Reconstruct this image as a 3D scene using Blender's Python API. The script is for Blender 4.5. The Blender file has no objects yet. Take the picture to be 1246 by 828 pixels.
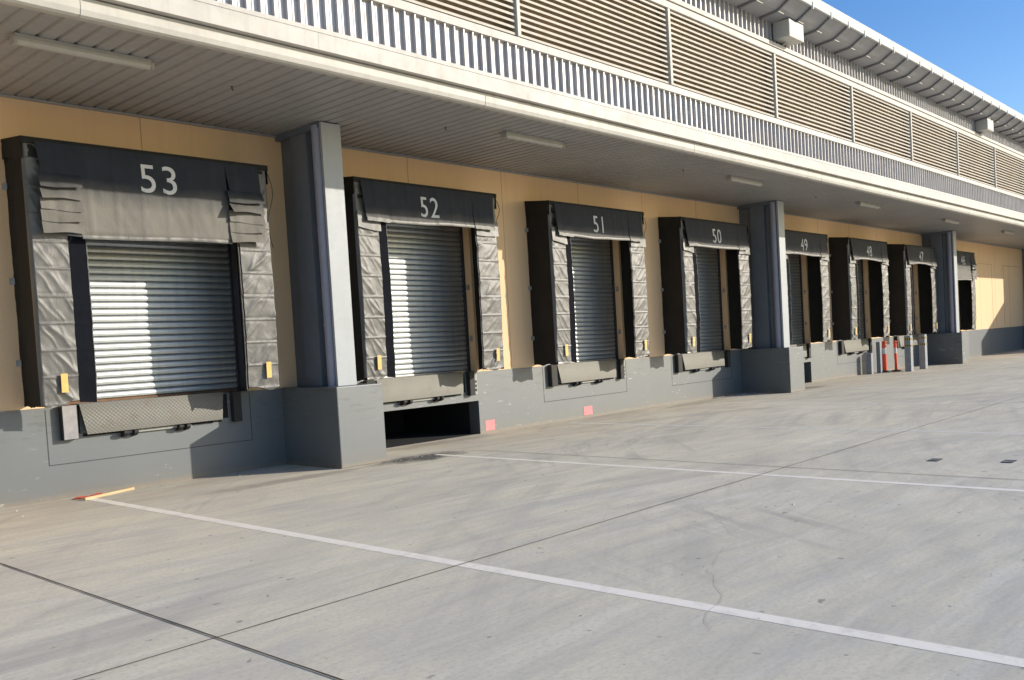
import bpy, bmesh, math, random
from mathutils import Vector, Matrix, noise
random.seed(7)
SC = bpy.context.scene
COL = SC.collection

# ------------------------------------------------------------------ helpers
class MB:
    """collects faces, builds ONE mesh object"""
    def __init__(s): s.v = []; s.f = []; s.mi = []; s.sm = []
    def add(s, vs, fs, mi=0, smooth=False):
        o = len(s.v); s.v += [tuple(v) for v in vs]
        for f in fs:
            s.f.append([o + i for i in f]); s.mi.append(mi); s.sm.append(smooth)
        return s
    def box(s, x0, x1, y0, y1, z0, z1, mi=0, bev=0.0):
        if x0 > x1: x0, x1 = x1, x0
        if y0 > y1: y0, y1 = y1, y0
        if z0 > z1: z0, z1 = z1, z0
        if bev <= 0:
            vs = [(x0,y0,z0),(x1,y0,z0),(x1,y1,z0),(x0,y1,z0),(x0,y0,z1),(x1,y0,z1),(x1,y1,z1),(x0,y1,z1)]
            return s.add(vs, [(0,3,2,1),(4,5,6,7),(0,1,5,4),(1,2,6,5),(2,3,7,6),(3,0,4,7)], mi)
        bm = bmesh.new()
        bmesh.ops.create_cube(bm, size=1)
        for v in bm.verts:
            v.co = Vector(((x0+x1)/2+v.co.x*(x1-x0), (y0+y1)/2+v.co.y*(y1-y0), (z0+z1)/2+v.co.z*(z1-z0)))
        bmesh.ops.bevel(bm, geom=list(bm.edges), offset=bev, segments=2, affect='EDGES', profile=0.6)
        s.frombm(bm, mi); bm.free(); return s
    def frombm(s, bm, mi=0, smooth=False):
        bm.verts.index_update()
        s.add([v.co[:] for v in bm.verts], [[v.index for v in f.verts] for f in bm.faces], mi, smooth)
    def prism_x(s, prof, x0, x1, mi=0, caps=True):
        """profile of (y,z) points, clockwise or not, swept along X"""
        n = len(prof)
        vs = [(x0, y, z) for y, z in prof] + [(x1, y, z) for y, z in prof]
        fs = [(i, (i+1) % n, n+(i+1) % n, n+i) for i in range(n)]
        if caps: fs += [tuple(range(n))[::-1], tuple(range(n, 2*n))]
        return s.add(vs, fs, mi)
    def cyl(s, a, b, r0, r1=None, n=16, mi=0, caps=True, smooth=True):
        r1 = r0 if r1 is None else r1
        a = Vector(a); b = Vector(b); d = (b-a).normalized()
        u = d.orthogonal().normalized(); w = d.cross(u)
        vs = []
        for c, r in ((a, r0), (b, r1)):
            for i in range(n):
                t = 2*math.pi*i/n
                vs.append(c + u*math.cos(t)*r + w*math.sin(t)*r)
        s.add(vs, [(i, (i+1) % n, n+(i+1) % n, n+i) for i in range(n)], mi, smooth)
        if caps: s.add([vs[i] for i in range(n)], [tuple(range(n))[::-1]], mi); s.add([vs[n+i] for i in range(n)], [tuple(range(n))], mi)
        return s
    def lathe(s, cx, cy, prof, n=20, mi=0):
        vs = []
        for r, z in prof:
            for i in range(n):
                t = 2*math.pi*i/n; vs.append((cx+r*math.cos(t), cy+r*math.sin(t), z))
        fs = []
        for k in range(len(prof)-1):
            for i in range(n): fs.append((k*n+i, k*n+(i+1) % n, (k+1)*n+(i+1) % n, (k+1)*n+i))
        return s.add(vs, fs, mi, True)
    def grid(s, fn, nu, nv, mi=0, smooth=True):
        vs = [fn(i/nu, j/nv) for j in range(nv+1) for i in range(nu+1)]
        fs = [(j*(nu+1)+i, j*(nu+1)+i+1, (j+1)*(nu+1)+i+1, (j+1)*(nu+1)+i) for j in range(nv) for i in range(nu)]
        return s.add(vs, fs, mi, smooth)
    def build(s, name, mats, parent=None, loc=None):
        me = bpy.data.meshes.new(name)
        vs = s.v
        if loc is not None: vs = [(x-loc[0], y-loc[1], z-loc[2]) for x, y, z in vs]
        me.from_pydata(vs, [], s.f); me.update()
        if not isinstance(mats, (list, tuple)): mats = [mats]
        for m in mats: me.materials.append(m)
        me.polygons.foreach_set('material_index', s.mi)
        me.polygons.foreach_set('use_smooth', s.sm)
        bm = bmesh.new(); bm.from_mesh(me)
        bmesh.ops.remove_doubles(bm, verts=bm.verts, dist=1e-5) if s.dedupe else None
        if s.renorm: bmesh.ops.recalc_face_normals(bm, faces=bm.faces)
        bm.to_mesh(me); bm.free()
        o = bpy.data.objects.new(name, me); COL.objects.link(o)
        if loc is not None: o.location = loc
        if parent is not None:
            o.parent = parent
            if loc is None: o.location = -Vector(parent_world(parent))
            else: o.location = Vector(loc) - Vector(parent_world(parent))
        return o
    dedupe = False
    renorm = True

def parent_world(o):
    p = Vector((0, 0, 0))
    while o is not None: p += o.location; o = o.parent
    return p
def tag(o, label, cat, group=None, kind=None):
    o['label'] = label; o['category'] = cat
    if group: o['group'] = group
    if kind: o['kind'] = kind
    return o
def struct(o): o['kind'] = 'structure'; return o
def empty(name, loc, label, cat, group=None):
    o = bpy.data.objects.new(name, None); COL.objects.link(o); o.location = loc; o.empty_display_size = .2
    return tag(o, label, cat, group)
def nz(x, y, z=0.0): return noise.noise(Vector((x, y, z)))

# ------------------------------------------------------------------ materials
class NT:
    def __init__(s, name):
        s.m = bpy.data.materials.new(name); s.m.use_nodes = True; s.t = s.m.node_tree; s.n = s.t.nodes
        s.b = s.n['Principled BSDF']; s.tc = s.n.new('ShaderNodeTexCoord')
        s.geo = s.n.new('ShaderNodeNewGeometry')
    def L(s, a, b): s.t.links.new(a, b)
    def pos(s, scale=(1, 1, 1), rot=(0, 0, 0)):
        mp = s.n.new('ShaderNodeMapping'); mp.inputs['Scale'].default_value = scale; mp.inputs['Rotation'].default_value = rot
        s.L(s.geo.outputs['Position'], mp.inputs['Vector']); return mp.outputs[0]
    def noise(s, sc, detail=4, rough=.55, vec=None, dist=0.0):
        k = s.n.new('ShaderNodeTexNoise'); k.inputs['Scale'].default_value = sc; k.inputs['Detail'].default_value = detail
        k.inputs['Roughness'].default_value = rough; k.inputs['Distortion'].default_value = dist
        s.L(vec if vec is not None else s.geo.outputs['Position'], k.inputs['Vector']); return k.outputs['Fac']
    def ramp(s, fac, pts):
        r = s.n.new('ShaderNodeValToRGB'); e = r.color_ramp.elements
        while len(e) < len(pts): e.new(.5)
        for q, (p, c) in zip(e, pts):
            q.position = p; q.color = (*c, 1) if isinstance(c, (tuple, list)) else (c, c, c, 1)
        s.L(fac, r.inputs[0]); return r.outputs[0]
    def mix(s, fac, a, b, mode='MIX'):
        k = s.n.new('ShaderNodeMix'); k.data_type = 'RGBA'; k.blend_type = mode
        for inp, v in ((k.inputs[0], fac), (k.inputs[6], a), (k.inputs[7], b)):
            if hasattr(v, 'links'): s.L(v, inp)
            elif isinstance(v, (tuple, list)): inp.default_value = (*v, 1)
            else: inp.default_value = v if inp is k.inputs[0] else (v, v, v, 1)
        return k.outputs[2]
    def math(s, op, a, b=0.0, c=0.0, clamp=False):
        k = s.n.new('ShaderNodeMath'); k.operation = op; k.use_clamp = clamp
        for inp, v in zip(k.inputs, (a, b, c)):
            if hasattr(v, 'links'): s.L(v, inp)
            else: inp.default_value = v
        return k.outputs[0]
    def xyz(s):
        k = s.n.new('ShaderNodeSeparateXYZ'); s.L(s.geo.outputs['Position'], k.inputs[0]); return k.outputs
    def bump(s, h, strength=.3, dist=.01):
        k = s.n.new('ShaderNodeBump'); k.inputs['Strength'].default_value = strength; k.inputs['Distance'].default_value = dist
        s.L(h, k.inputs['Height']); s.L(k.outputs[0], s.b.inputs['Normal'])
    def out(s, col=None, rough=.6, metal=0.0, spec=None):
        if col is not None:
            if hasattr(col, 'links'): s.L(col, s.b.inputs['Base Color'])
            else: s.b.inputs['Base Color'].default_value = (*col, 1)
        if hasattr(rough, 'links'): s.L(rough, s.b.inputs['Roughness'])
        else: s.b.inputs['Roughness'].default_value = rough
        s.b.inputs['Metallic'].default_value = metal
        if spec is not None: s.b.inputs['Specular IOR Level'].default_value = spec
        return s.m

def weathered(name, col, var=.12, rough=.55, metal=0.0, grime=.25, scale=3.0, drips=True, spec=None, bump=.1):
    k = NT(name)
    n1 = k.noise(scale, 6, .6); n2 = k.noise(scale*9, 4, .6)
    c = k.mix(k.ramp(n1, [(.3, 0.0), (.7, 1.0)]), tuple(v*(1-var) for v in col), tuple(min(1, v*(1+var)) for v in col))
    c = k.mix(k.math('MULTIPLY', k.ramp(n2, [(.5, 0.0), (.75, 1.0)]), grime*.6), c, tuple(v*.6 for v in col))
    if drips:
        n3 = k.noise(1.0, 5, .6, vec=k.pos((7, 7, .35)))
        c = k.mix(k.math('MULTIPLY', k.ramp(n3, [(.5, 0.0), (.8, 1.0)]), grime), c, tuple(v*.55 for v in col))
    r = k.math('MULTIPLY_ADD', n2, .25, rough-.12)
    k.bump(n2, bump, .004)
    return k.out(c, r, metal, spec)

M = {}
# ground slab: pale broom finished concrete with stains and curved tyre scuffs
def ground_mat():
    k = NT('yard_concrete')
    x, y, z = k.xyz()
    big = k.noise(.16, 6, .6, dist=.4); mid = k.noise(.9, 7, .65, dist=.3); fine = k.noise(26, 6, .75); grit = k.noise(160, 2, .5)
    c = k.mix(k.ramp(big, [(.32, 0.0), (.68, 1.0)]), (.70, .64, .485), (.80, .74, .575))
    c = k.mix(k.ramp(mid, [(.42, 0.0), (.72, .55)]), c, (.50, .48, .435))
    # traffic streaks, mostly along the dock, gently arced
    def arc(cx, cy, sc, seed, lo, hi, amt, colr, base):
        dx = k.math('SUBTRACT', x, cx); dy = k.math('SUBTRACT', y, cy)
        r = k.math('SQRT', k.math('ADD', k.math('MULTIPLY', dx, dx), k.math('MULTIPLY', dy, dy)))
        th = k.math('ARCTAN2', dy, dx)
        cb = k.n.new('ShaderNodeCombineXYZ'); k.L(r, cb.inputs[0]); k.L(k.math('MULTIPLY', th, 2.2), cb.inputs[1]); cb.inputs[2].default_value = seed
        n = k.noise(sc, 6, .62, vec=cb.outputs[0], dist=.2)
        patch = k.noise(.23, 3, .5, vec=k.pos((1, 1, 1), (0, 0, seed)))
        f = k.math('MULTIPLY', k.ramp(n, [(lo, 0.0), (hi, 1.0)]), k.ramp(patch, [(.42, 0.0), (.62, 1.0)]))
        return k.mix(k.math('MULTIPLY', f, amt), base, colr)
    c = arc(4, -32, 2.6, 1.3, .47, .70, .7, (.36, .345, .315), c)
    c = arc(30, -42, 1.8, 4.1, .49, .72, .7, (.36, .345, .31), c)
    c = arc(-8, -45, 3.4, 7.7, .48, .7, .45, (.78, .76, .70), c)
    c = arc(26, -19, 3.0, 9.2, .56, .74, .6, (.30, .29, .27), c)
    for rz, sc_, seed, lo, hi, amt, colr in ((.10, (.28, 2.6, 1), 0, .47, .70, .34, (.43, .41, .37)), (-.14, (.5, 5.5, 1), 9, .50, .74, .36, (.40, .38, .34)), (.32, (.4, 4.2, 1), 4, .52, .74, .32, (.42, .40, .36)), (.02, (.9, 16, 1), 2, .5, .8, .30, (.44, .42, .38)), (.05, (.3, 3.4, 1), 21, .52, .75, .4, (.84, .80, .71))):
        m1 = k.n.new('ShaderNodeMapping'); m1.inputs['Rotation'].default_value = (0, 0, rz); m1.inputs['Location'].default_value = (seed, seed*1.7, seed); k.L(k.geo.outputs['Position'], m1.inputs['Vector'])
        m2 = k.n.new('ShaderNodeMapping'); m2.inputs['Scale'].default_value = sc_; k.L(m1.outputs[0], m2.inputs['Vector'])
        f = k.math('MULTIPLY', k.ramp(k.noise(1.0, 7, .66, vec=m2.outputs[0], dist=.35), [(lo, 0.0), (hi, 1.0)]), amt)
        c = k.mix(f, c, colr)
    # brown dust against the dock wall
    d = k.math('SMOOTH_MIN', k.math('MULTIPLY', k.math('ADD', y, 3.6), .30), 1.0, .2)
    d = k.math('MULTIPLY', k.math('MAXIMUM', d, 0.0), k.ramp(k.noise(1.2, 6, .6, vec=k.pos((.5, 1.6, 1))), [(.35, .15), (.65, 1.0)]), clamp=True)
    c = k.mix(k.math('MULTIPLY', d, .6), c, (.47, .37, .26))
    # dark oil patches by the pit
    def blob(cx, cy, rx, ry, amt, base, col=(.075, .07, .062)):
        dx = k.math('DIVIDE', k.math('SUBTRACT', x, cx), rx); dy = k.math('DIVIDE', k.math('SUBTRACT', y, cy), ry)
        r = k.math('SQRT', k.math('ADD', k.math('MULTIPLY', dx, dx), k.math('MULTIPLY', dy, dy)))
        r = k.math('ADD', r, k.math('MULTIPLY', k.math('SUBTRACT', k.noise(2.6, 6, .65), .5), 1.6))
        f = k.ramp(r, [(.45, 1.0), (1.0, 0.0)])
        return k.mix(k.math('MULTIPLY', f, amt), base, col)
    c = blob(9.95, -1.95, 1.0, .55, .95, c)
    c = blob(7.6, -1.9, 1.9, .28, .5, c, (.22, .19, .14))
    c = blob(11.8, -.45, 1.9, .35, .45, c, (.28, .22, .16))
    c = blob(25.9, -1.2, 1.1, .45, .6, c, (.11, .1, .085))
    c = blob(20.5, -.6, 2.0, .3, .4, c, (.28, .22, .16))
    # specks
    c = k.mix(k.math('MULTIPLY', k.ramp(fine, [(.3, 1.0), (.52, 0.0)]), .6), c, (.42, .40, .365))
    c = k.mix(k.math('MULTIPLY', k.ramp(k.noise(7, 3, .5), [(.69, 0.0), (.73, 1.0)]), .6), c, (.16, .15, .14))
    h = k.math('ADD', k.math('MULTIPLY', fine, .5), grit)
    k.bump(h, .35, .004)
    return k.out(c, k.math('MULTIPLY_ADD', mid, .2, .72), 0, .3)
M['ground'] = ground_mat()
def line_mat():
    k = NT('worn_white_paint')
    n = k.noise(7, 8, .75); n2 = k.noise(1.2, 4, .6)
    f = k.ramp(k.math('ADD', k.math('MULTIPLY', n, .7), k.math('MULTIPLY', n2, .3)), [(.35, 1.0), (.50, 0.0)])
    c = k.mix(k.math('MULTIPLY', f, .8), (.95, .885, .765), (.68, .64, .55))
    c = k.mix(k.math('MULTIPLY', k.ramp(k.noise(40, 4, .7), [(.28, 1.0), (.40, 0.0)]), .4), c, (.66, .63, .56))
    return k.out(c, .7)
M['line'] = line_mat()
def faint_mat():
    k = NT('faded_white_paint')
    n = k.noise(5, 8, .75)
    c = k.mix(k.ramp(n, [(.36, 1.0), (.6, 0.0)]), (.80, .785, .74), (.64, .62, .57))
    return k.out(c, .75)
M['faint'] = faint_mat()
M['joint'] = weathered('joint_filler', (.055, .05, .045), .3, .8, drips=False)
M['crack'] = weathered('crack_grey', (.46, .43, .37), .3, .9, drips=False)
# walls
def kick_mat():
    k = NT('grey_plinth_paint')
    x, y, z = k.xyz()
    n1 = k.noise(1.4, 6, .6); n2 = k.noise(28, 5, .7)
    c = k.mix(n1, (.092, .106, .115), (.122, .136, .143))
    low = k.ramp(k.math('ADD', z, k.math('MULTIPLY', k.noise(2.5, 5, .6), .35)), [(.12, 1.0), (.5, 0.0)])
    c = k.mix(k.math('MULTIPLY', low, .45), c, (.15, .13, .10))
    foot = k.ramp(k.math('ADD', z, k.math('MULTIPLY', k.math('SUBTRACT', k.noise(6, 5, .7), .5), .12)), [(.0, 1.0), (.09, 0.0)])
    c = k.mix(k.math('MULTIPLY', foot, .7), c, (.22, .17, .115))
    rub = k.math('MULTIPLY', k.ramp(k.noise(2.2, 7, .7, vec=k.pos((.8, .8, 5))), [(.54, 0.0), (.62, 1.0)]), k.ramp(z, [(.7, 0.0), (.9, 1.0)]))
    c = k.mix(k.math('MULTIPLY', rub, .45), c, (.045, .05, .052))
    scf = k.math('MULTIPLY', k.ramp(k.noise(3.2, 8, .72, vec=k.pos((1, 1, 3.5))), [(.60, 0.0), (.635, 1.0)]), k.ramp(k.noise(.9, 2, .5), [(.45, 0.0), (.6, 1.0)]))
    c = k.mix(k.math('MULTIPLY', scf, .7), c, (.42, .42, .40))
    dr = k.ramp(k.noise(1.0, 5, .6, vec=k.pos((9, 9, .4))), [(.52, 0.0), (.8, 1.0)])
    c = k.mix(k.math('MULTIPLY', dr, .3), c, (.12, .125, .125))
    k.bump(n2, .15, .004)
    return k.out(c, .5, 0, .95)
M['kick'] = kick_mat()
def cream_mat():
    k = NT('cream_precast_paint')
    n1 = k.noise(.8, 6, .6); n2 = k.noise(45, 5, .7)
    c = k.mix(n1, (.77, .525, .30), (.85, .59, .345))
    dr = k.ramp(k.noise(1.0, 5, .6, vec=k.pos((6, 6, .3))), [(.5, 0.0), (.8, 1.0)])
    c = k.mix(k.math('MULTIPLY', dr, .25), c, (.60, .38, .17))
    k.bump(n2, .35, .006)
    return k.out(c, .75)
M['cream'] = cream_mat()
M['creamseam'] = weathered('wall_joint_sealant', (.50, .32, .15), .1, .7)
M['darkseam'] = weathered('plinth_joint', (.05, .055, .055), .1, .8, drips=False)
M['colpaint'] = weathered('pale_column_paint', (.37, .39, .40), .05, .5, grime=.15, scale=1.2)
M['colside'] = weathered('column_side_shade', (.15, .17, .20), .08, .5, grime=.2)  # darker and bluer than the front flange: side shade put into the colour
M['pipe'] = weathered('downpipe_paint', (.30, .30, .37), .06, .4, grime=.15)
M['void'] = weathered('dark_interior', (.012, .012, .012), .1, .9, drips=False)  # near-black; in the pits it stands in for deep shade
M['soffit'] = weathered('soffit_sheet', (.335, .325, .31), .08, .45, grime=.25, scale=.8)
M['gutter'] = weathered('cream_gutter', (.50, .475, .42), .08, .56, grime=.35, scale=.7)
M['trim'] = weathered('cream_trim', (.52, .49, .435), .08, .60, grime=.35, scale=.7)
M['eavetrim'] = weathered('eave_fascia_paint', (.50, .51, .49), .06, .65, grime=.25, scale=.9)
M['clad'] = weathered('steel_cladding', (.50, .485, .48), .08, .54, metal=.35, grime=.3, scale=1.0)
M['louvre'] = weathered('louvre_blades', (.50, .455, .385), .08, .62, grime=.2, scale=1.0)
M['louvreweb'] = weathered('louvre_web', (.66, .60, .50), .05, .8, grime=.1, scale=1.0)  # paler than the nose: ground bounce on the undersides put into the colour
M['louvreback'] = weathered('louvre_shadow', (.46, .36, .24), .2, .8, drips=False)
M['eave'] = weathered('eave_soffit', (.33, .33, .335), .08, .5, grime=.15)
M['eaverib'] = weathered('eave_rib', (.16, .16, .17), .08, .5, grime=.15)
M['boxlight'] = weathered('pale_box', (.46, .45, .42), .05, .5, grime=.1)
def shutter_mat():
    k = NT('galvanised_shutter')
    n1 = k.noise(1.6, 5, .6); n2 = k.noise(1.0, 6, .65, vec=k.pos((8, 8, .6)))
    c = k.mix(n1, (.49, .52, .53), (.60, .62, .60))
    c = k.mix(k.math('MULTIPLY', k.ramp(n2, [(.45, 0.0), (.8, 1.0)]), .4), c, (.26, .29, .32))
    k.bump(k.noise(14, 4, .6), .12, .006)
    return k.out(c, k.math('MULTIPLY_ADD', n1, .06, .52), .95)
M['shutter'] = shutter_mat()
M['slatjoint'] = weathered('slat_interlock', (.07, .08, .10), .1, .6, drips=False)
M['rail'] = weathered('guide_rail', (.03, .03, .035), .1, .5)
def fabric(name, col, rough=.42, bump=.5, bs=6.0, spec=.8, low=None):
    k = NT(name)
    n1 = k.noise(2.2, 6, .65); n2 = k.noise(bs, 5, .62, vec=k.pos((1.0, 1.0, .8), (0, .6, 0)), dist=.8)
    wv = k.noise(220, 1, .5)
    c = k.mix(k.ramp(n1, [(.3, 0.0), (.7, 1.0)]), tuple(v*.8 for v in col), tuple(v*1.22 for v in col))
    if low:  # paler foot: sunlit band below the canopy shadow put into the colour
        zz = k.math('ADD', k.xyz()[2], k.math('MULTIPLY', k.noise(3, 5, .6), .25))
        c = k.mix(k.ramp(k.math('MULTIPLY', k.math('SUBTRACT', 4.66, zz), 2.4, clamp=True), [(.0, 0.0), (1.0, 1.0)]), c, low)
    dust = k.ramp(k.noise(1.0, 6, .7, vec=k.pos((5, 5, 1.2))), [(.5, 0.0), (.8, 1.0)])
    c = k.mix(k.math('MULTIPLY', dust, .3), c, tuple(min(1, v*1.8+(.02 if col[0] > .05 else .002)) for v in col))
    k.bump(k.math('ADD', n2, k.math('MULTIPLY', wv, .03)), bump, .03)
    return k.out(c, k.math('MULTIPLY_ADD', n1, .15, rough), 0, spec)
M['pad'] = fabric('grey_vinyl_curtain', (.093, .089, .080), .44, .25)
M['head'] = fabric('shade_toned_vinyl_head', (.022, .026, .036), .55, .25, spec=.2, low=(.165, .155, .135))  # navy-dark top and pale foot: canopy shade and sun painted into the vinyl
M['fin'] = fabric('black_rubber_lip', (.008, .009, .013), .8, .3, spec=.08)
M['side'] = fabric('black_side_fabric', (.022, .021, .019), .7, .35, 3.0, spec=.2)
M['rope'] = weathered('black_cord', (.015, .015, .015), .1, .7, drips=False)
def number_mat():
    k = NT('stencilled_white_number')
    n = k.noise(60, 5, .75)
    c = k.mix(k.ramp(n, [(.28, 1.0), (.42, 0.0)]), (.60, .60, .60), (.25, .26, .28))
    return k.out(c, .6)
M['number'] = number_mat()
M['yellow'] = weathered('yellow_reflector', (.70, .45, .13), .15, .5, grime=.4, scale=8)
M['galv'] = weathered('galvanised_steel', (.42, .42, .42), .15, .45, metal=.6, grime=.3, scale=8)
def tread_mat():
    k = NT('chequer_plate')
    ch = k.n.new('ShaderNodeTexVoronoi'); ch.feature = 'F1'; ch.inputs['Scale'].default_value = 24
    ch.inputs['Randomness'].default_value = .05
    k.L(k.pos((1, 1, 1), (.0, math.radians(45), 0)), ch.inputs['Vector'])
    n = k.noise(3, 6, .6)
    c = k.mix(n, (.13, .127, .11), (.20, .195, .17))
    c = k.mix(k.ramp(ch.outputs['Distance'], [(.25, 0.0), (.55, .6)]), c, (.085, .082, .07))
    c = k.mix(k.math('MULTIPLY', k.ramp(k.noise(5, 6, .7), [(.55, 0.0), (.72, 1.0)]), .6), c, (.11, .07, .045))
    k.bump(k.math('SUBTRACT', 1.0, ch.outputs['Distance']), .6, .006)
    return k.out(c, .55, .3)
M['tread'] = tread_mat()
M['rubber'] = weathered('black_rubber', (.022, .021, .02), .2, .7, grime=.2)
M['steelface'] = weathered('worn_steel_face', (.30, .285, .29), .2, .5, metal=.3, grime=.5, scale=7)
M['keeper'] = weathered('light_lip_keeper', (.32, .32, .30), .1, .5, grime=.3)
M['rust'] = weathered('rusted_edge', (.20, .105, .05), .3, .8)
M['pink'] = weathered('pink_marker_paint', (.80, .26, .26), .08, .7, grime=.3, scale=9)
M['lamp'] = weathered('lamp_diffuser', (.44, .43, .38), .04, .35, grime=.15)
M['lampbase'] = weathered('lamp_base', (.36, .35, .32), .06, .5, grime=.2)
M['cobweb'] = weathered('dirty_cobweb', (.13, .12, .11), .2, .9, drips=False)
M['orange'] = weathered('orange_plastic', (.85, .085, .03), .06, .45, grime=.2, scale=9)
M['reflect'] = weathered('white_reflective_band', (.70, .70, .68), .06, .4, grime=.2, scale=9)
M['bollard'] = weathered('grey_bollard_paint', (.27, .29, .32), .12, .5, grime=.4, scale=6)
M['bandy'] = weathered('hazard_yellow', (.50, .38, .10), .1, .5, grime=.4, scale=9)
M['timber'] = weathered('raw_timber', (.55, .40, .22), .12, .7, drips=False)
M['litter'] = weathered('pale_litter', (.62, .62, .60), .1, .6, drips=False)

# ------------------------------------------------------------------ layout numbers (metres)
XL, XR = -9.0, 58.0
SOF = 5.75; GY = -3.7; KT = 1.34; DT = 4.75
DOCKS = [(53, 4.53, 3.50), (52, 9.74, 3.43), (51, 14.83, 3.43), (50, 19.95, 3.43), (49, 25.2, 3.43), (48, 30.35, 3.43), (47, 35.6, 3.43), (46, 40.85, 3.43)]
OPEN = (0.25, 3.33)
PITS = (52, 49)
PIERS = [-6.7, 8.70, 24.10, 39.50, 55.30]

# ------------------------------------------------------------------ ground
g = MB(); g.add([(-150, -220, 0), (260, -220, 0), (260, 60, 0), (-150, 60, 0)], [(0, 1, 2, 3)])
struct(g.build('ground', M['ground']))
mk = MB()
for x, w in ((5.13, .135), (10.31, .12)):
    y1 = -.42 if x < 8 else -1.85; mk.add([(x-w/2, -30, .0015), (x+w/2, -30, .0015), (x+w/2, y1, .0015), (x-w/2, y1, .0015)], [(0, 1, 2, 3)])
struct(mk.build('road_marking', M['line']))
mk = MB()
for x, w, y1 in ((15.38, .10, -.5), (20.6, .09, -1.4), (25.9, .09, -2), (31.1, .09, -2), (36.3, .09, -2)):
    mk.add([(x-w/2, -30, .0015), (x+w/2, -30, .0015), (x+w/2, y1, .0015), (x-w/2, y1, .0015)], [(0, 1, 2, 3)])
struct(mk.build('faded_road_marking', M['faint']))
jt = MB()
def wavy(pts, w, zt, jitter=0.0, step=.25):
    out = []
    for (a, b) in zip(pts[:-1], pts[1:]):
        a = Vector((*a, 0)); b = Vector((*b, 0)); n = max(1, int((b-a).length/step))
        for i in range(n):
            p = a.lerp(b, i/n); d = (b-a).normalized(); s_ = Vector((-d.y, d.x, 0))
            p = p + s_*jitter*(nz(p.x*1.7, p.y*1.7, 3.1)+.5*nz(p.x*6, p.y*6, 8.))
            out.append((p, s_))
    out.append((Vector((*pts[-1], 0)), s_))
    vs = []
    for i, (p, s_) in enumerate(out):
        ww = w*(.7+.6*abs(nz(p.x*3, p.y*3, 1))) if jitter else w
        vs += [tuple((p+s_*ww/2)[:2])+(zt,), tuple((p-s_*ww/2)[:2])+(zt,)]
    return vs, [(2*i, 2*i+1, 2*i+3, 2*i+2) for i in range(len(out)-1)]
for pts, w in (([(2.92, -40), (2.92, -.05)], .019), ([(10.98, -40), (10.98, -2.2)], .018), ([(19.0, -40), (19.0, -.1)], .016), ([(27, -40), (27, -.1)], .014),
               ([(-12, -8.46), (10.9, -8.46), (58, -8.46)], .015), ([(-12, -16.5), (58, -16.5)], .015)):
    jt.add(*wavy(pts, w, .006, .004))
struct(jt.build('joint_line', M['joint']))
ck = MB()
for pts in ([(7.55, -6.9), (7.75, -7.7), (7.6, -8.4), (7.1, -9.3), (6.9, -10.1)], [(7.0, -10.2), (6.4, -10.35), (5.9, -10.5), (5.35, -11.0), (4.7, -11.3)],
            [(8.35, -8.5), (7.9, -9.3), (7.2, -9.9)], [(7.3, -5.2), (8.0, -6.4), (8.3, -7.4)], [(14.5, -10.3), (13.7, -10.2), (12.4, -10.1)]):
    ck.add(*wavy(pts, .0045, .005, .13, .06))
struct(ck.build('crack_line', M['crack']))

# ------------------------------------------------------------------ the warehouse
W = empty('warehouse', (0, 0, 0), 'long warehouse loading front with cream wall, grey plinth, canopy and louvred upper storey', 'building')
# wall
wl = MB()
xs = XL
for num, X0, wd in DOCKS:
    a, b = X0+OPEN[0], X0+OPEN[1]
    wl.box(xs, a, 0, .32, KT, SOF+.1); wl.box(a, b, 0, .32, DT, SOF+.1); xs = b
wl.box(xs, XR, 0, .32, KT, SOF+.1)
x = 6.33-2.55*5
while x < XR:
    if not any(X0-.05 < x < X0+wd+.05 for n_, X0, wd in DOCKS):
        wl.box(x-.007, x+.007, -.003, .0, KT+.03, SOF-.02, 1)
    else: wl.box(x-.007, x+.007, -.003, .0, 5.13, SOF-.02, 1)
    x += 2.567
for x0, x1, z0, z1 in ((49.5, 49.52, 1.4, 4.7), (47.3, 49.5, 4.69, 4.71), (51.55, 51.58, 1.4, 4.7), (51.55, 54.7, 4.69, 4.72)):
    wl.box(x0, x1, -.007, .0, z0, z1, 1)
# cream edge flashing along the bottom
wl.box(XL, XR, -.028, -.0035, KT-.035, KT+.035) if False else None
wl.build('wall', [M['cream'], M['creamseam']], W)
# plinth
pl = MB(); xs = XL
for num, X0, wd in DOCKS:
    a, b = X0+.25, X0+3.31
    if num in PITS:
        pl.box(xs, a, -.018, .3, 0, KT); pl.box(a, b, -.018, .3, .72, KT); xs = b
        # pit walls and floor, their deep shade painted in as near-black
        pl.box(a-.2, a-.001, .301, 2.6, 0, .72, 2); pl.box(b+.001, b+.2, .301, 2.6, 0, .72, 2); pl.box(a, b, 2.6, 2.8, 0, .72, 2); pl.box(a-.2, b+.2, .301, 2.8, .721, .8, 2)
    else:
        pl.box(a-.006, a+.006, -.0205, -.017, .50, KT-.03, 1); pl.box(b+.03, b+.042, -.0205, -.017, .50, KT-.03, 1)
        pl.box(a+.0065, b+.0295, -.0205, -.017, .50, .512, 1)
pl.box(xs, XR, -.018, .3, 0, KT)
pl.build('plinth_wall', [M['kick'], M['darkseam'], M['void']], W)
for num, X0, wd in DOCKS:
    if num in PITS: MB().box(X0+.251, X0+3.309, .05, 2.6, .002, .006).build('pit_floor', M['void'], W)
# dark interior backing and floor slab edge
bk = MB(); bk.box(XL, XR, .9, 1.0, 1.2, SOF); bk.box(XL, XR, .3205, .9, KT-.06, KT-.002)
bk.build('interior_wall', M['void'], W)
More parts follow.
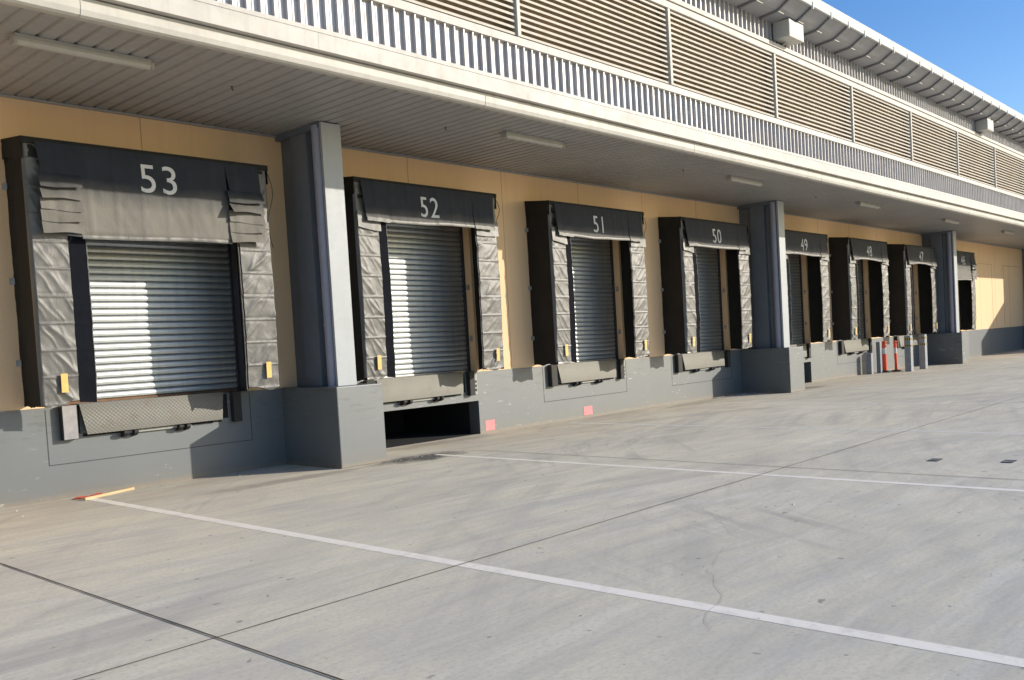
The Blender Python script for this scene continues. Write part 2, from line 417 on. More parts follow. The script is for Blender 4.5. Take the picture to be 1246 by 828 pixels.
# roller doors
for num, X0, wd in DOCKS:
    a, b = X0+OPEN[0], X0+OPEN[1]
    prof = []
    p = .106; z = KT+.05; yy = .25
    pts = []
    while z < DT:
        for t, d in ((0, .012), (.07, .0), (.16, -.012), (.45, -.018), (.74, -.012), (.86, -.004), (.93, .002), (.94, .014)):
            pts.append((z+t*p, yy+d+.003*nz(z*3, X0)))
        z += p
    rd = MB()
    vs = [(a+.03, y_, z_) for z_, y_ in pts] + [(b-.03, y_, z_) for z_, y_ in pts]
    n = len(pts)
    for i in range(n-1): rd.add([vs[i], vs[i+1], vs[n+i+1], vs[n+i]], [(0, 1, 2, 3)], 1 if i % 8 in (6, 7) else 0, False)
    rd.renorm = False
    door = rd.build('roller_door', [M['shutter'], M['slatjoint']], W)
    if num == 53:
        js = MB(); js.box(b-.028, b-.002, -.004, .189, KT+.01, DT-.01); js.build('jamb_cover', M['rail'], door)  # black strip covering the cream reveal
    bb = MB(); bb.box(a+.03, b-.03, .225, .285, KT+.0, KT+.048, 0, .006); bb.build('bottom_rail', M['rust'] if num == 53 else M['galv'], door)
    for q0, q1 in ((a+.002, a+.05), (b-.05, b-.002)):
        r_ = MB(); r_.box(q0, q1, .19, .31, KT+.002, DT-.002); r_.build('guide_rail', M['rail'], door)
for num, X0, wd in DOCKS:
    if num == 53: continue
    for zz in (2.0, 3.1):
        q = MB(); b = X0+OPEN[1]; q.box(b-.035, b-.001, .07, .13, zz, zz+.11, 0, .005); q.box(b-.05, b-.036, .085, .115, zz+.03, zz+.08, 0); q.build('door_latch', M['galv'], W)
# piers
def pier(x0):
    pm = MB(); pm.box(x0-.22, x0+.68, -1.68, -.02, 0, KT+.005, 0, .014)
    pr = pm.build('pier', M['kick'], W)
    cm = MB()
    z0, z1 = KT+.006, SOF-.10
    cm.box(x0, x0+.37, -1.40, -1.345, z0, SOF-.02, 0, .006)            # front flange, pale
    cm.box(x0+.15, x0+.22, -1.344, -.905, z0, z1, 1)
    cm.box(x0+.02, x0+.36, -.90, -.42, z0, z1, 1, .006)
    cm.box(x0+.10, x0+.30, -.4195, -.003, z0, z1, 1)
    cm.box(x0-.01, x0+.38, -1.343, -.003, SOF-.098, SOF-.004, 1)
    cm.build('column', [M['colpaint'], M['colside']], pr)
    dp = MB(); cx, cy = x0+.045, -1.215
    dp.cyl((cx, cy, z0-.01), (cx, cy, z1+.05), .098, n=24)
    for zz in (2.35, 3.95): dp.cyl((cx, cy, zz), (cx, cy, zz+.06), .105, n=24)
    dp.build('downpipe', M['pipe'], pr)
for x0 in PIERS: pier(x0)
# canopy soffit: ribbed sheet, ribs run out from the wall
sf = MB(); x = XL; p = .205; vs = []; prof = []
while x < XR:
    prof += [(x, 0.0), (x+.150, 0.0), (x+.165, .028), (x+.190, .028)]
    x += p
n = len(prof)
vs = [(x_, -.0, SOF+z_) for x_, z_ in prof] + [(x_, -3.66, SOF+z_) for x_, z_ in prof]
sf.add(vs, [(i, n+i, n+i+1, i+1) for i in range(n-1)]); sf.renorm = False
so = sf.build('soffit', M['soffit'], W)
sb = MB(); sb.prism_x([(-.001, SOF-.035), (-.05, SOF-.035), (-.05, SOF-.003), (-.001, SOF-.003)], XL, XR)
sb.build('soffit_trim', M['soffit'], so)
for hx, hy_ in ((6.7, -2.3), (10.6, -2.3), (17.6, -2.5), (24.6, -2.4)):
    q = MB(); q.cyl((hx, hy_, SOF+.0), (hx, hy_, SOF-.04), .008, n=8); q.cyl((hx, hy_, SOF-.04), (hx+.02, hy_, SOF-.055), .007, n=8); q.box(hx-.015, hx+.015, hy_-.015, hy_+.015, SOF-.006, SOF-.001); q.build('soffit_hook', M['rubber'], so)
# gutter and fascias
gt = MB()
gt.prism_x([(-3.62, 5.742), (-3.72, 5.742), (-3.755, 5.762), (-3.775, 5.82), (-3.775, 5.95), (-3.62, 5.95)], XL, XR)
for x in [x0 for x0 in range(int(XL), int(XR), 6)]:
    gt.prism_x([(-3.70, 5.738), (-3.724, 5.738), (-3.760, 5.759), (-3.780, 5.818), (-3.780, 5.93), (-3.776, 5.93), (-3.776, 5.83), (-3.70, 5.75)], x+1.2, x+1.215)
gt.build('gutter', M['gutter'], W)
fa = MB()
fa.prism_x([(-3.60, 5.965), (-3.885, 5.965), (-3.885, 6.19), (-3.60, 6.19)], XL, XR)
fa.prism_x([(-3.60, 6.20), (-3.877, 6.20), (-3.870, 6.262), (-3.77, 6.29), (-3.60, 6.29)], XL, XR)
for x in range(int(XL), int(XR), 6):
    fa.box(x+4.1, x+4.104, -3.8875, -3.86, 5.967, 6.188)
fa.build('fascia', M['trim'], W)
def clad(z0, z1, name):
    cm = MB(); x = XL; prof = []
    while x < XR:
        prof += [(x, -.0), (x+.004, -.060), (x+.026, -.060), (x+.030, -.0)]
        # small centre swage in the pan
        prof += [(x+.100, -.0), (x+.106, -.007), (x+.116, -.007), (x+.122, -.0)]
        x += .192
    n = len(prof); yb = GY+.0
    vs = [(x_, yb+y_, z0) for x_, y_ in prof] + [(x_, yb+y_, z1) for x_, y_ in prof]
    cm.add(vs, [(i, i+1, n+i+1, n+i) for i in range(n-1)]); cm.renorm = False
    cm.build(name, M['clad'], W)
clad(6.27, 6.93, 'cladding'); clad(8.86, 9.40, 'cladding')
tr = MB()
tr.prism_x([(-3.66, 6.90), (-3.782, 6.90), (-3.782, 6.925), (-3.775, 7.03), (-3.66, 7.05)], XL, XR)
tr.build('trim_rail', M['trim'], W)
tr = MB()
tr.prism_x([(-3.60, 8.60), (-3.80, 8.60), (-3.80, 8.735), (-3.60, 8.735)], XL, XR)
tr.prism_x([(-3.60, 8.745), (-3.835, 8.745), (-3.835, 8.84), (-3.77, 8.88), (-3.60, 8.88)], XL, XR)
tr.build('trim_rail', M['trim'], W)
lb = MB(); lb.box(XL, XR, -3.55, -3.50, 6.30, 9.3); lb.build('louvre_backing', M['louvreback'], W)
mx = [11.06+4.42*k for k in range(-5, 11) if XL < 11.06+4.42*k < XR]
edges = [XL] + mx + [XR]
for a, b in zip(edges[:-1], edges[1:]):
    lv = MB(); z = 7.075; pz = .1055
    while z < 8.585:
        # Z-shaped blade: lit outer nose, sloping web
        j = .0025*nz(z*7, a)
        lv.prism_x([(-3.745, z-.012), (-3.748, z+.024), (-3.735, z+.030), (-3.73, z+.020), (-3.735, z-.012)], a+.035, b-.035)
        lv.prism_x([(-3.7345, z+.030), (-3.64, z+.085+j), (-3.64, z+.075+j), (-3.7295, z+.020)], a+.035, b-.035, 1)
        z += pz
    lv.build('louvre_panel', [M['louvre'], M['louvreweb']], W)
for x in mx:
    m_ = MB(); m_.box(x-.038, x+.038, -3.79, -3.56, 7.045, 8.602, 0, .004); m_.build('mullion', M['trim'], W)
# eave
EP = [(-3.70, 9.33), (-4.20, 9.38), (-4.30, 9.42), (-4.60, 9.60)]
ev = MB()
ev.prism_x(EP + [(-4.60, 9.64), (-4.30, 9.46), (-4.20, 9.42), (-3.70, 9.37)], XL, XR)
x = XL+.02+.25
while x < XR-1:
    ev.box(x+.10, x+.36, -4.225, -4.205, 9.362, 9.378, 1)
    x += 1.0
evo = ev.build('eave', [M['eave'], M['trim']], W)
fs = MB(); fs.prism_x([(-4.615, 9.585), (-4.655, 9.60), (-4.665, 9.84), (-4.60, 9.87), (-4.40, 9.87), (-4.601, 9.66)], XL, XR)
fs.build('eave_fascia', M['eavetrim'], W)
x = XL+.29
while x < XR:
    rb = MB(); h = .055
    pr_ = [(y_, z_-.003) for y_, z_ in EP] + [(y_, z_-h) for y_, z_ in EP[::-1]]
    rb.prism_x(pr_, x-.022, x+.022)
    rb.box(x-.025, x+.025, -4.672, -4.615, 9.53, 9.70, 1)
    rb.build('eave_rib', [M['eaverib'], M['eavetrim']], W)
    x += 1.0
rf = MB(); rf.prism_x([(-4.59, 9.875), (-4.59, 9.90), (30, 11.7), (30, 11.6)], XL, XR)
rf.prism_x([(-3.45, 5.95), (-3.45, 9.5), (-3.49, 9.5), (-3.49, 5.95)], XL, XR)
rf.prism_x([(-3.6, 5.95), (-3.6, 5.99), (30, 5.99), (30, 5.95)], XL, XR)
rf.box(XL, XL+.2, -3.44, 30, 6.0, 9.6); rf.box(XL, XL+.2, 1.01, 30, 0.0, 5.9)
rf.build('roof', M['eave'], W)
# unseen stepped block past the right frame edge, added to cast the diagonal shadow
wg = empty('shadow_block', (XR, 0, 0), 'unseen block added to shade the far end of the dock wall', 'building')
wm = MB(); wm.box(XR+.01, XR+12, -6.4, 12, 0, 9.8); wm.box(XR+.01, XR+12, -10.6, -6.41, 0, 5.75)
wm.build('wall', M['cream'], wg)

# ------------------------------------------------------------------ dock shelters
def fold(u_x, z, seed, amp=1.0):
    """diagonal vinyl folds between stitched seams"""
    pz = .372; t = (z - 1.40)/pz; cell = math.floor(t); v = t-cell
    env = min(1.0, math.sin(math.pi*min(1, max(0, v)))*1.8)
    ph = nz(cell*3.7, seed*5.1, 2.)*2.2
    w1 = u_x*5.2 + v*1.5 + ph + .35*nz(u_x*4, z*3, seed)
    w2 = u_x*9.5 + v*1.9 + ph*1.7 + .5*nz(u_x*5, z*4, seed+5)
    r1 = (1-abs(math.sin(math.pi*w1*.5)))**2.2
    r2 = (1-abs(math.sin(math.pi*w2*.5)))**3
    g1 = .5+.5*nz(u_x*3+cell, seed, 4.); g2 = .5+.5*nz(u_x*4-cell, seed, 9.)
    d = .022*r1*g1 + .012*r2*g2 + .006*nz(u_x*8, z*6, seed*2.3) + .008*nz(u_x*2.5, z*1.2, seed)
    return amp*d*env

def text_mesh(txt, size):
    cu = bpy.data.curves.new('t', 'FONT'); cu.body = txt; cu.size = size; cu.align_x = 'CENTER'; cu.resolution_u = 6; cu.space_character = 1.12
    cu.offset = .0005
    o = bpy.data.objects.new('t', cu); COL.objects.link(o)
    bpy.context.view_layer.update()
    dg = bpy.context.evaluated_depsgraph_get()
    me = bpy.data.meshes.new_from_object(o.evaluated_get(dg))
    bpy.data.objects.remove(o); bpy.data.curves.remove(cu)
    bm = bmesh.new(); bm.from_mesh(me); bpy.data.meshes.remove(me)
    bmesh.ops.triangulate(bm, faces=bm.faces)
    for _ in range(4):
        long = [e for e in bm.edges if e.calc_length() > .05]
        if not long: break
        bmesh.ops.subdivide_edges(bm, edges=long, cuts=1); bmesh.ops.triangulate(bm, faces=bm.faces)
    return bm

LBL = {53: 'black vinyl dock shelter numbered 53 with a deep lower curtain, nearest the camera',
       52: 'black vinyl dock shelter numbered 52 beside the nearest grey column',
       51: 'black vinyl dock shelter numbered 51 on the cream wall',
       50: 'black vinyl dock shelter numbered 50, left of the second grey column',
       49: 'black vinyl dock shelter numbered 49, right of the second grey column',
       48: 'black vinyl dock shelter numbered 48 behind the orange posts',
       47: 'black vinyl dock shelter numbered 47, left of the third grey column',
       46: 'black vinyl dock shelter numbered 46 with deep curtain, farthest and half hidden by column'}
def shelter(num, X0, wd):
    long = num in (53, 46); s = num*.77
    root = empty('dock_shelter', (X0+wd/2, 0, KT), LBL[num], 'dock shelter', 'black dock shelters around the roller doors')
    XE = X0+wd; ZB = 1.40; ZT = 5.02; FY = -.74
    hb = 3.70 if long else 4.26
    # outer side panels
    for sx, xx in ((-1, X0), (1, XE)):
        sp = MB()
        def f(u, v, xx=xx, sx=sx):
            y = -.001 + u*(FY+.01); z = ZB-.02 + v*(ZT+.05-ZB); z += (1-v)*.03*nz(u*4, num, 1)
            return (xx+sx*(.012*nz(y*4, z*1.7, s)+.006*nz(y*11, z*9, s)), y, z)
        def f2(u, v, f=f, sx=sx):
            q = f(u, v); return (q[0]-sx*.03, q[1], q[2])
        sp.grid(f, 8, 60); sp.grid(f2, 8, 60); sp.renorm = False
        sp.build('side_panel', M['side'], root)
    for sx, xx in ((-1, X0), (1, XE)):
        for zz in (1.95, 3.1, 4.42):
            br = MB()
            br.box(min(xx, xx+sx*.06), max(xx, xx+sx*.06), -.012, -.003, zz, zz+.09); br.box(min(xx+sx*.012, xx+sx*.018), max(xx+sx*.012, xx+sx*.018), -.07, -.012, zz, zz+.09)
            br.build('bracket', M['galv'], root)
    # front curtains with stitched seams and diagonal folds
    for side in (0, 1):
        zt = ZT-.55 if not long else ZT-.6
        sc = MB(); nu, nv = (34, 260) if num > 50 else (18, 170)
        # path across: outer edge -> pad -> forward lip
        if side == 0: xo, xi, xf = X0-.005, X0+.45, X0+(.68 if num == 53 else .63)
        else: xo, xi, xf = XE+.005, X0+2.86 + (.10 if num == 53 else 0), X0+2.825+(.10 if num == 53 else 0)
        yf = FY+.0
        def surf(u, v, xo=xo, xi=xi, side=side):
            z = ZB + v*(4.95-ZB)
            z += (1-min(1, v*12))*(.035*math.sin(u*5+s)+.03*nz(u*3, s, side))
            bulge = -.035*math.sin(math.pi*min(1, v*1.1))
            hem = abs(((z-1.40)/.372) % 1 - .5) > .46
            wob = .006*nz(z*3.5, s, side+7.)+.003*nz(z*11, s, side+3.)
            x = xo + (xi-xo)*u + wob*(u if side == 0 else u)
            y = FY + bulge - fold(u*.45+side*2.3, z, s+side*3.3, 1.25 if v > .06 else 1.9) + (-.009 if hem else 0)
            if u == 0: y = FY+.035; x += -.018 if side == 0 else .018
            return (x, y, z)
        sc.grid(surf, nu, nv); sc.renorm = False
        cu = sc.build('side_curtain', M['pad'], root)
        lp = MB()
        def lip(u, v, xi=xi, xf=xf, yf=yf, side=side):
            z = ZB+.01 + v*(hb+.02-ZB)
            p0 = surf(1.0, v*(hb+.02-ZB)/(4.95-ZB)); w = .006*nz(z*3, s, side+11.)+.003*nz(z*12, s, side)
            return (p0[0]+(xf-xi)*u+w*u, p0[1]+(yf-FY)*u**1.2+w*u, z-.02*u)
        lp.grid(lip, 6, 90); lp.renorm = False
        lp.build('inner_lip', M['fin'], cu)
        ed = MB()
        for j in range(60):
            a_ = lip(1, j/60); b_ = lip(1, (j+1)/60)
            ed.cyl(a_, b_, .008, n=6, caps=False)
        ed.build('lip_edge', M['pad'], cu)
        # collar at the top of the pad
        if not long:
            co = MB()
            def colr(u, v, xo=xo, xi=xi, side=side):
                z = 4.13+.02*math.sin(u*3+s)-.03*u*(1 if side == 0 else -1) + v*.30
                return (xo+(xi+(.03 if side == 0 else -.03)-xo)*u, FY-.045-.02*(1-v)+.012*nz(u*6, z*4, s+side), z)
            co.grid(colr, 10, 6); co.renorm = False
            co.build('collar', M['pad'], cu)
        tg = MB(); tx = X0+.215 if side == 0 else XE-.25
        uu = (tx+.04-xo)/(xi-xo)
        def tq(a, b):
            z = 1.56+b*.26; q = surf(max(.05, min(.95, (tx+a*.085-xo)/(xi-xo))), (z-ZB)/(4.95-ZB))
            return (tx+a*.085+.004*b, min(q[1], FY-.04)-.022, z)
        tg.grid(tq, 2, 6, smooth=False); tg.renorm = False
        tg.build('reflector', M['yellow'], cu)
    # head box: sloped top and beam
    hd = MB()
    hd.prism_x([(-.021, 5.12), (FY-.035, 5.035), (FY-.035, 4.95), (FY+.02, 4.95), (FY+.02, 4.99), (-.021, 5.07)], X0-.03, XE+.03)
    for xx, sx in ((X0-.012, -1), (XE+.012, 1)):   # side skirts of the head
        def sk(u, v, xx=xx, sx=sx):
            y = -.021+u*(FY+.0); z = 5.09-.08*u - v*(.26+.03*math.sin(u*6+s))
            return (xx+sx*(.015+.01*nz(y*5, z*5, s)), y, z)
        hd.grid(sk, 8, 5)
    hd.box(X0+.05, XE-.05, FY-.0, FY+.02, (4.0 if long else 4.45), 4.94)
    hd.renorm = False
    head = hd.build('head_frame', M['side'], root)
    # head curtain in three panels
    xa, xb, xc, xd = X0+.10, X0+.62, XE-.68, XE-.10
    if long: xa, xb, xc, xd = X0+.12, X0+.60, XE-.72, XE-.16
    def hy(x, z):
        t = (4.98-z)/.75
        y = FY-.05 - .05*min(t, 1.0) - (.03*(t-1) if t > 1 else 0)
        # vertical stitched stays and soft buckles
        q = ((x-X0-.2)/.36) % 1
        y -= .012*math.exp(-((q-.5)/.05)**2)
        y -= .016*nz(x*2.4, z*.7, s)*min(1, t+.2) + .007*nz(x*8+z*3, z*3, s+4)*min(1, t+.2)
        if long and z < hb+.14: y -= .012*math.sin((hb+.14-z)*40)
        return y
    def panel(x0, x1, zb, off, nu=26, nv=34, tuck=0):
        def f(u, v):
            zb_ = zb + .018*math.sin((x0+(x1-x0)*u-X0)*2.1+s) + .012*nz(u*4, s, 9) + (.010*math.sin(math.pi*u) if not tuck and not long else 0)
            z = zb_ + v*(4.985-zb_)
            x = x0+(x1-x0)*u + ((.05*(1-u) if tuck == 1 else -.06*u) if tuck else 0)*(1-v)
            return (x, hy(x, z)-off*(1-v)-.004, z)
        return f
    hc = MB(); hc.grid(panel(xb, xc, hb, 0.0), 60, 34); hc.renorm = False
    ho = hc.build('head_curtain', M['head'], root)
    hem = MB()
    def hemf(u, v):
        a_ = panel(xb, xc, hb, 0.0)(u, 0); return (a_[0], a_[1]-.012-.006*math.sin(v*math.pi), a_[2]-.005+v*.055)
    hem.grid(hemf, 50, 3); hem.renorm = False; hem.build('hem', M['pad'], ho)
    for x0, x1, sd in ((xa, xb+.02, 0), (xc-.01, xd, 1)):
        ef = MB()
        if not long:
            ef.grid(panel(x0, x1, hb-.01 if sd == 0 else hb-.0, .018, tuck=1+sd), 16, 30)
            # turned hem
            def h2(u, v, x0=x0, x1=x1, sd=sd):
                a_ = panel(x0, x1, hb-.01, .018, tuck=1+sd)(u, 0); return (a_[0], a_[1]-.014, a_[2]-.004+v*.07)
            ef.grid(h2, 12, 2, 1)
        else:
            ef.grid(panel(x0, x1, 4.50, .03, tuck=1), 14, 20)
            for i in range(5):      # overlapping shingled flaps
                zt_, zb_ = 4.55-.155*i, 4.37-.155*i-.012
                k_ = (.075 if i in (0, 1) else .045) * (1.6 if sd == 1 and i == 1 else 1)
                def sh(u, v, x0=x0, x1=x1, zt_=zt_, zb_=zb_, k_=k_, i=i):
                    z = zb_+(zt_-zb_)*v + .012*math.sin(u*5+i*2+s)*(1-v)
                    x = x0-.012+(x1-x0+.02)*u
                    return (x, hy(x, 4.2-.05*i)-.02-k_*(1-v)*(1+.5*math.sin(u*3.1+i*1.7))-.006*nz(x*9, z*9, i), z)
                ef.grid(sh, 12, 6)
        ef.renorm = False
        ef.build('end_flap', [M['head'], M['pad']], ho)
    # loose cord at the right corner
    rp = MB(); pp = None
    for i in range(15):
        t = i/14; q = (XE+.03+.05*math.sin(t*math.pi*2.2), FY-.02-.03*math.sin(t*5), 4.9-t*(1.2 if long else .75))
        if pp: rp.cyl(pp, q, .006, n=5, caps=False)
        pp = q
    rp.build('cord', M['rope'], head)
    # number
    sz = .60 if long else .56
    bm = text_mesh(str(num), sz)
    x_c = X0 + wd/2 + (-.02 if num == 53 else -.1); zc = 4.41
    for v in bm.verts:
        x = x_c+v.co.x*(.95 if long else .80); z = zc+v.co.y
        v.co = Vector((x, hy(x, z)-.012, z))
    nm = MB(); nm.frombm(bm); bm.free(); nm.renorm = False
    nm.build('number', M['number'], ho)
for num, X0, wd in DOCKS: shelter(num, X0, wd)

# ------------------------------------------------------------------ dock levellers
LV = {n: 'chequer plate dock leveller lip hanging below the roller door of dock %d' % n for n in (53, 52, 51, 50, 49, 48, 47, 46)}
def leveller(num, X0):
    root = empty('dock_leveller', (X0+1.7, 0, 1.0), LV[num], 'dock leveller', 'dock levellers under the roller doors')
    a, b = X0+.67, X0+2.85
    dk = MB(); dk.box(a, b, -.10, .2, KT+.004, KT+.02); dk.build('deck', M['tread'], root)
    lp = MB()
    yt, yb = -.102, -.145
    vs = [(a, yt, KT+.02), (b, yt, KT+.02), (b-.06, yb, .915), (a+.07, yb, .905)]
    vs += [(x, y+.022, z) for x, y, z in vs]
    lp.add(vs, [(0, 3, 2, 1), (4, 5, 6, 7), (0, 1, 5, 4), (1, 2, 6, 5), (2, 3, 7, 6), (3, 0, 4, 7)])
    lpo = lp.build('lip', M['tread'], root)
    for dx in (1.27, 1.42, 2.10, 2.22):
        h = MB(); x = X0+dx
        h.prism_x([(-.03, .80), (-.12, .82), (-.17, .86), (-.17, .90), (-.13, .902), (-.03, .93)], x-.028, x+.028); h.build('hinge_lug', M['rubber'], root)
    kp = MB(); kp.box(a+.62, b-.55, -.075, -.02, .855, .895); kp.build('lip_keeper', M['keeper'], root)
    for q in ((a+.05, a+.60, -.0225, -.018, .87, .915), (b-.54, b-.02, -.0225, -.018, .87, .915), (a-.08, a+.02, -.022, -.018, .925, 1.33), (b-.02, b+.10, -.022, -.018, .925, 1.33)):
        MB().box(*q).build('slot', M['void'], root)
    for i, (x0, x1) in enumerate(((X0+.42, X0+.63), (X0+3.0, X0+3.14))):
        bm_ = MB()
        bm_.box(x0, x1, -.13, -.021, .85, 1.36, 0, .008)
        if i == 0: bm_.box(x0+.012, x1-.012, -.136, -.1305, .86, 1.35, 1)
        bm_.build('bumper', [M['rubber'], M['steelface'] if num == 53 else M['rubber']], root)
    if num != 53:
        bp = MB(); x0 = X0+3.16
        bp.box(x0, x0+.13, -.035, -.0185, .86, 1.30, 0)
        for zz in (.93, 1.02, 1.11): bp.box(x0+.02, x0+.11, -.040, -.0355, zz, zz+.05, 1)
        bp.build('bumper_plate', [M['keeper'], M['rubber']], root)
for num, X0, wd in DOCKS: leveller(num, X0)

# ------------------------------------------------------------------ soffit lights
lx = [(3.85, 'nearest the camera, above shelter 53'), (11.6, 'right of the nearest column, above shelter 52'), (19.25, 'above shelter 50'), (26.85, 'above shelter 49, right of the second column'), (34.55, 'above shelter 47, left of the third column'), (42.1, 'farthest, beyond the third column')]
for i, (x, w_) in enumerate(lx):
    r_ = empty('batten_light', (x+.78, -2.72, SOF), 'slim unlit batten light on the canopy soffit, ' + w_, 'ceiling light', 'batten lights under the canopy')
    b_ = MB(); b_.box(x+.02, x+1.54, -2.775, -2.665, SOF-.045, SOF-.001, 0, .006); b_.build('base', M['lampbase'], r_)
    d_ = MB()
    d_.prism_x([(-2.66, SOF-.046), (-2.655, SOF-.085), (-2.68, SOF-.115), (-2.72, SOF-.125), (-2.76, SOF-.115), (-2.785, SOF-.085), (-2.78, SOF-.046)], x+.03, x+1.53)
    d_.build('diffuser', M['lamp'], r_)
    for q in (x, x+1.53):
        e_ = MB(); e_.box(q, q+.03, -2.79, -2.65, SOF-.128, SOF-.046, 0, .004); e_.build('end_cap', M['lampbase'], r_)
    cw = MB()
    for j in range(5):
        q = x+.05+j*.36+random.uniform(-.05, .05)
        for _ in range(5):
            a_ = Vector((q, -2.66, SOF-.05)); cw.cyl(a_, a_+Vector((random.uniform(-.06, .06), random.uniform(.02, .12), random.uniform(.0, .045))), .006, .002, n=4)
    cw.build('cobweb', M['cobweb'], r_)
# pale boxes under the eave
for x, w_ in ((19.92, 'nearer of the two in view'), (35.32, 'farther of the two in view')):
    r_ = MB()
    r_.box(x, x+.74, -4.20, -3.757, 8.93, 9.345, 0, .01)
    r_.box(x+.03, x+.71, -4.2065, -4.2005, 8.96, 9.27, 0)
    o = r_.build('eave_box_light', M['boxlight'], None, (x+.37, -3.76, 8.93))
    tag(o, 'pale square box fixed under the eave, ' + w_, 'light fitting', 'pale boxes under the eave')
    br = MB(); br.cyl((x+.37, -3.9, 8.925), (x+.37, -3.77, 8.85), .03, n=8); br.build('conduit', M['boxlight'], o)

# ------------------------------------------------------------------ bollards and delineator posts by dock 47/48
def bollard(x, y, h, w, label):
    m = MB(); m.box(x-w/2, x+w/2, y-w/2, y+w/2, -.0, h, 0, .012)
    o = m.build('steel_bollard', M['bollard'], None, (x, y, 0)); tag(o, label, 'bollard', 'grey steel bollards by dock 47')
    for z0 in (h-.16, h-.42)[:2 if h > 1.3 else 0]:
        b = MB(); z1 = z0+.07
        n = 6
        for i in range(n):
            xa = x-w/2-.004+(w+.008)*i/n; xb = xa+(w+.008)/n
            b.box(xa, xb, y-w/2-.004, y-w/2-.0005, z0, z1, i % 2)
            ya = y-w/2+(w)*i/n; yb = ya+w/n
            b.box(x-w/2-.004, x-w/2-.0005, ya, yb, z0, z1, i % 2)
        b.build('hazard_band', [M['rubber'], M['bandy']], o)
bollard(34.25, -1.28, 1.38, .25, 'grey square steel bollard with hazard band, left of the pair by dock 47')
bollard(35.85, -1.25, 1.38, .25, 'grey square steel bollard with hazard band, right of the pair by dock 47')
bollard(32.75, -.34, .80, .18, 'low grey steel bollard against the plinth, left of the orange posts')
bollard(33.72, -.30, 1.20, .16, 'grey steel bollard against the plinth, just left of the nearer orange post')
def delineator(x, y, label, lean, w=.055):
    o = empty('delineator_post', (x, y, 0), label, 'traffic post', 'orange traffic posts by the bollards')
    b = MB(); b.lathe(x, y, [(.001, .0), (.22, .0), (.22, .035), (.14, .06), (.07, .075), (.001, .075)], 24); b.build('base', M['rubber'], o)
    p = MB(); p.lathe(x, y, [(w+.01, .07), (w, .3), (w, 1.10), (w-.008, 1.14), (w+.01, 1.15), (w+.01, 1.19), (w*.5, 1.22), (.001, 1.225)], 20)
    po = p.build('post', M['orange'], o)
    for z in (.72, ):
        q = MB(); q.lathe(x, y, [(w+.002, z), (w+.002, z+.22)], 20); q.build('reflective_band', M['reflect'], po)
    o.rotation_euler = (0, math.radians(lean), 0)
delineator(34.0, -.40, 'orange traffic post with white band, left one beside the bollards', 0, .085)
delineator(34.35, -.72, 'orange traffic post with white band, right one beside the bollards', -2.5)

# ------------------------------------------------------------------ small things
def plaque(x, z, w, h, label):
    m = MB(); m.box(x, x+w, -.0225, -.0182, z, z+h); tag(m.build('painted_marker', M['pink'], None, (x, -.02, z)), label, 'marker', 'pink markers on the plinth')
plaque(13.20, .05, .28, .22, 'pink painted square low on the plinth, right of the open pit')
plaque(16.45, .06, .31, .21, 'pink painted square low on the plinth under dock 51')
def cover(x, y, label):
    m = MB(); m.box(x-.12, x+.12, y-.07, y+.07, .0005, .008, 0)
    for i in range(5): m.box(x-.105+i*.045, x-.085+i*.045, y-.055, y+.055, .0082, .010, 1)
    tag(m.build('drain_cover', [M['rubber'], M['galv']], None, (x, y, 0)), label, 'cover', 'small dark drain covers')
cover(12.2, -10.08, 'small dark metal cover in the concrete, left of the two')
cover(12.35, -11.0, 'small dark metal cover in the concrete, right of the two')
m = MB(); a, b = Vector((5.02, -.52, .02)), Vector((5.83, -.18, .02)); d = (b-a).normalized(); n_ = Vector((-d.y, d.x, 0))*.022; u_ = Vector((0, 0, .018))
m.add([a-n_-u_, a+n_-u_, b+n_-u_, b-n_-u_, a-n_+u_, a+n_+u_, b+n_+u_, b-n_+u_], [(0,1,2,3),(4,5,6,7),(0,1,5,4),(1,2,6,5),(2,3,7,6),(3,0,4,7)])
tag(m.build('timber_stick', M['timber'], None), 'thin pale timber stick lying at the foot of the plinth', 'stick')
m = MB()
def rag(u, v): return (4.98+.42*u+.03*nz(v*3, u*3), -.22-.14*v+.08*u+.03*nz(u*4, v*4, 2), .012+.03*abs(nz(u*6, v*5, 4)))
m.grid(rag, 10, 5); m.renorm = False
tag(m.build('orange_strap', M['orange'], None), 'crumpled orange plastic strip on the ground by the stick', 'litter')
for x, y, w, lab in ((21.95, -.35, .5, 'flat pale litter sheet at the foot of the plinth below dock 50'), (22.9, -.6, .22, 'small crumpled pale litter piece near the second pier')):
    m = MB()
    def sh(u, v, x=x, y=y, w=w): return (x+w*u, y+w*.4*v+.03*nz(u*3, v*3), .01+.04*abs(nz(u*5, v*5, x)))
    m.grid(sh, 8, 5); m.renorm = False
    tag(m.build('litter', M['litter'], None), lab, 'litter')
m = MB()
random.seed(11)
for _ in range(420):
    x = random.uniform(1, 40); y = -abs(random.gauss(0, .6))-.05 if random.random() < .6 else random.uniform(-13, -.3)
    if random.random() < .25: x, y = random.gauss(10.4, .9), random.gauss(-1.9, .3)
    r = random.uniform(.006, .022)
    if y > -1.75 and any(p_-.3 < x < p_+.75 for p_ in PIERS): continue
    vs = []
    for t in range(5):
        aa = t*1.2566+random.uniform(-.3, .3); vs.append((x+r*math.cos(aa), y+r*math.sin(aa), .001))
    vs.append((x, y, r*random.uniform(.3, .7)))
    m.add(vs, [(i, (i+1) % 5, 5) for i in range(5)], random.choice((0, 0, 1)))
o = m.build('gravel', [M['crack'], M['litter']]); tag(o, 'scattered grit and small chips on the concrete', 'grit', kind='stuff')

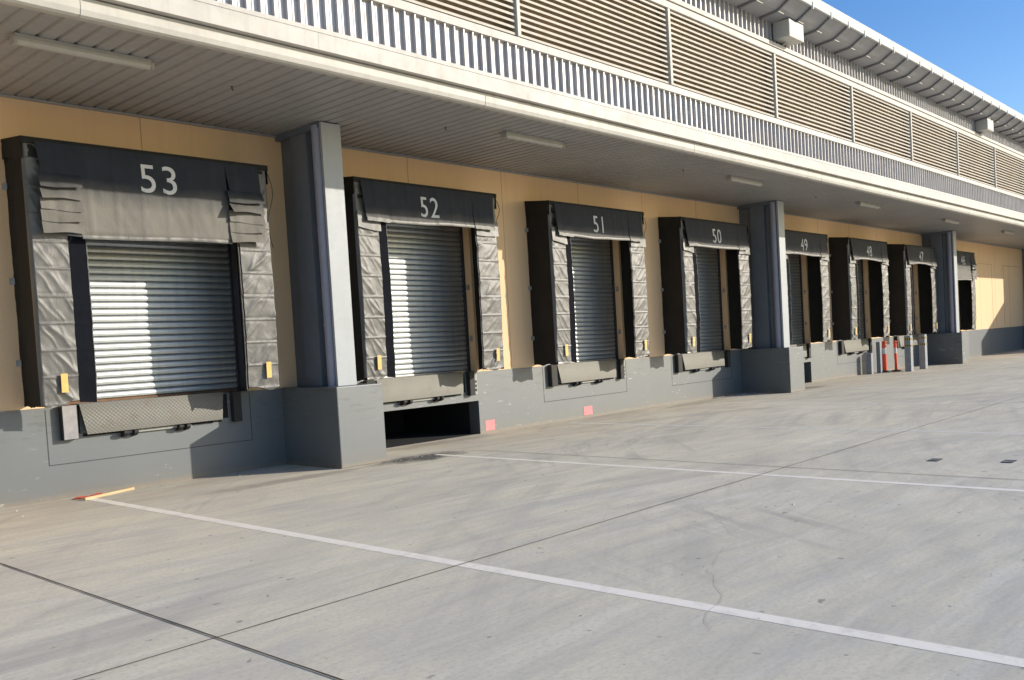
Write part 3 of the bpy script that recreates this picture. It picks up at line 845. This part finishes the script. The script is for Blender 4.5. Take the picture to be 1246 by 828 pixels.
# ------------------------------------------------------------------ light
kx, mz = 1.01, .475
el = math.atan(mz/math.hypot(kx, 1)); sd = Vector((kx, -1, mz)).normalized()
sun = bpy.data.lights.new('sun', 'SUN'); sun.energy = 5.0; sun.angle = math.radians(.55); sun.color = (1.0, .92, .80)
so_ = bpy.data.objects.new('sun', sun); COL.objects.link(so_); so_.rotation_euler = sd.to_track_quat('Z', 'Y').to_euler(); so_.location = (20, -20, 20)
w = bpy.data.worlds.new('World'); SC.world = w; w.use_nodes = True
nt = w.node_tree; bg = nt.nodes['Background']; sky = nt.nodes.new('ShaderNodeTexSky'); sky.sky_type = 'NISHITA'; sky.sun_disc = False
sky.sun_elevation = el; sky.sun_rotation = math.atan2(kx, -1); sky.altitude = 100; sky.air_density = 1.0; sky.dust_density = .6; sky.ozone_density = 2.0
hs = nt.nodes.new('ShaderNodeHueSaturation'); hs.inputs['Hue'].default_value = .512; hs.inputs['Saturation'].default_value = 1.34; hs.inputs['Value'].default_value = 1.8
nt.links.new(sky.outputs[0], hs.inputs['Color']); nt.links.new(hs.outputs[0], bg.inputs[0]); bg.inputs[1].default_value = .108

# ------------------------------------------------------------------ camera
cam = bpy.data.cameras.new('camera'); co = bpy.data.objects.new('camera', cam); COL.objects.link(co); SC.camera = co
F, CX, CY, DD = 1093.787, 746.057, 457.489, 14.4800
R = [[0.6312921, -0.0662432, 0.7727109], [-0.7736821, 0.0152286, 0.633391], [-0.0537251, -0.9976873, -0.0416375]]
cam.sensor_width = 36; cam.lens = F/1246*36; cam.shift_x = -(CX-623)/1246; cam.shift_y = (CY-414)/1246
cam.clip_end = 1000; cam.clip_start = .1
# camera axes: image right, image up, backwards, as columns in world space
co.matrix_world = Matrix(((R[0][0], -R[0][1], -R[0][2], 0), (R[1][0], -R[1][1], -R[1][2], -DD), (R[2][0], -R[2][1], -R[2][2], 1.9), (0, 0, 0, 1)))
SC.view_settings.view_transform = 'Standard'; SC.view_settings.look = 'None'; SC.view_settings.exposure = 0
SC.cycles.max_bounces = 8
